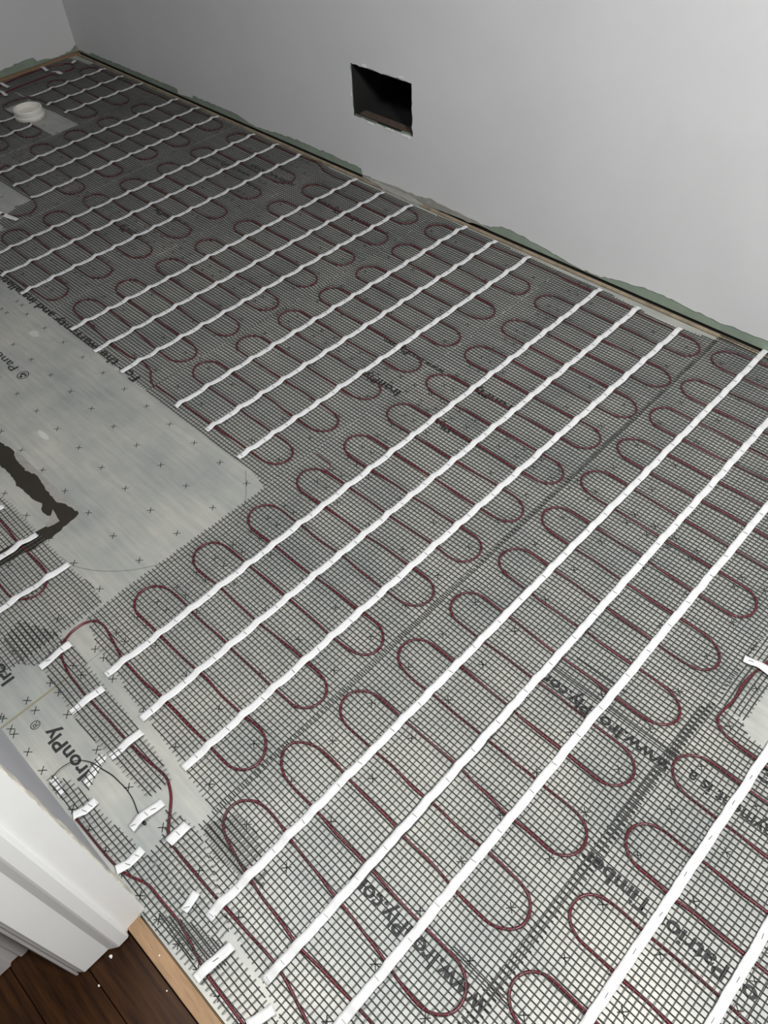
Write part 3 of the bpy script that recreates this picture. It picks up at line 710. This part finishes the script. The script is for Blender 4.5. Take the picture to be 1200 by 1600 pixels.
SCR[0]['label'] = 'scrap of black net over the tattered tape beside the printed word'; SCR[1]['label'] = 'scrap of black net over the tape against the wall'
# ------------------------------------------------------------------ toilet pipe stub
def lathe(name, prof, m, parent, seg=40):
    n = len(prof); V = []; Fq = []
    for k in range(seg):
        a = 2*math.pi*k/seg
        for r, z in prof: V.append((r*math.cos(a), r*math.sin(a), z))
    for k in range(seg):
        k2 = (k+1) % seg
        for i in range(n-1): Fq.append((k*n+i, k2*n+i, k2*n+i+1, k*n+i+1))
    return link(name, mesh_np(name, V, Fq, [m], smooth=False), parent)
fl = empty('pipe_stub', (0.470, -0.518, 0)); tag(fl, 'white plastic toilet pipe stub rising from the far left floor', 'pipe')
lathe('pipe_wall', [(0.0500, 0.001), (0.0570, 0.001), (0.0570, 0.036), (0.0562, 0.0395), (0.0545, 0.0405), (0.0510, 0.0405), (0.0495, 0.039), (0.0490, 0.036), (0.0490, 0.003), (0.0500, 0.001)], 'pvc', fl)
lathe('pipe_coupling', [(0.0572, 0.0005), (0.0600, 0.0005), (0.0600, 0.016), (0.0592, 0.018), (0.0572, 0.018)], 'pvc', fl)
lathe('pipe_plug', [(0.0488, 0.022), (0.030, 0.021), (0.012, 0.020), (0.0005, 0.020)], 'pvc', fl)

# ------------------------------------------------------------------ smear of floor compound over a panel patch
SM = [(2.06, -1.563), (2.137, -1.561), (2.178, -1.555), (2.197, -1.555), (2.224, -1.567), (2.277, -1.569), (2.32, -1.559), (2.381, -1.569), (2.426, -1.573), (2.453, -1.562), (2.474, -1.557), (2.498, -1.556), (2.503, -1.583), (2.508, -1.611), (2.511, -1.638), (2.509, -1.659), (2.514, -1.679), (2.503, -1.705), (2.495, -1.80), (2.455, -1.80), (2.461, -1.737), (2.47, -1.67), (2.475, -1.608), (2.459, -1.603), (2.428, -1.611), (2.406, -1.599), (2.359, -1.607), (2.314, -1.607), (2.271, -1.603), (2.242, -1.601), (2.216, -1.604), (2.06, -1.602)]
sm = empty('compound_smear', (2.49, -1.57, 0)); tag(sm, 'dark brown L-shaped smear of patching compound on the bare panel', 'smear')
o = prism('compound', [(x-2.49, y+1.57) for x, y in ragged_loop(SM, 0.0013, 0.007)], 0.0002, 0.0011, 'compound', sm)
o = prism('feathered_edge', [(x-2.49, y+1.57) for x, y in ragged_loop([(2.20, -1.549), (2.50, -1.5505), (2.50, -1.58), (2.40, -1.58), (2.21, -1.575)], 0.0008, 0.01)], 0.0001, 0.0005, 'feather', sm)
o = prism('feathered_edge', [(x-2.49, y+1.57) for x, y in ragged_loop([(2.44, -1.59), (2.482, -1.60), (2.480, -1.628), (2.466, -1.624), (2.462, -1.612)], 0.001, 0.01)], 0.0012, 0.0018, 'feather', sm)

# ------------------------------------------------------------------ plaster chips on the hall floor and threshold
for (x, y, z, s, lab) in ((3.318, -2.018, -0.0155, 0.0034, 'largest white plaster chip at the foot of the door jamb'), (3.338, -2.053, -0.0155, 0.0019, 'small white chip on a dark plank seam'),
                     (3.420, -1.985, -0.0155, 0.0015, 'tiny white chip on the dark plank near the threshold'), (3.377, -1.9635, -0.002, 0.0016, 'tiny white chip on the raw timber threshold strip')):
    bm = bmesh.new(); bmesh.ops.create_icosphere(bm, subdivisions=1, radius=s)
    for v in bm.verts: v.co = (v.co.x*random.uniform(0.7, 1.3), v.co.y*random.uniform(0.6, 1.1), max(-s*0.3, v.co.z*0.6*random.uniform(0.6, 1.2)))
    o = link('plaster_chip', bm_mesh('plaster_chip', bm, 'chip')); o.location = (x, y, z+s*0.3); tag(o, lab, 'chip', 'plaster chips by the doorway')
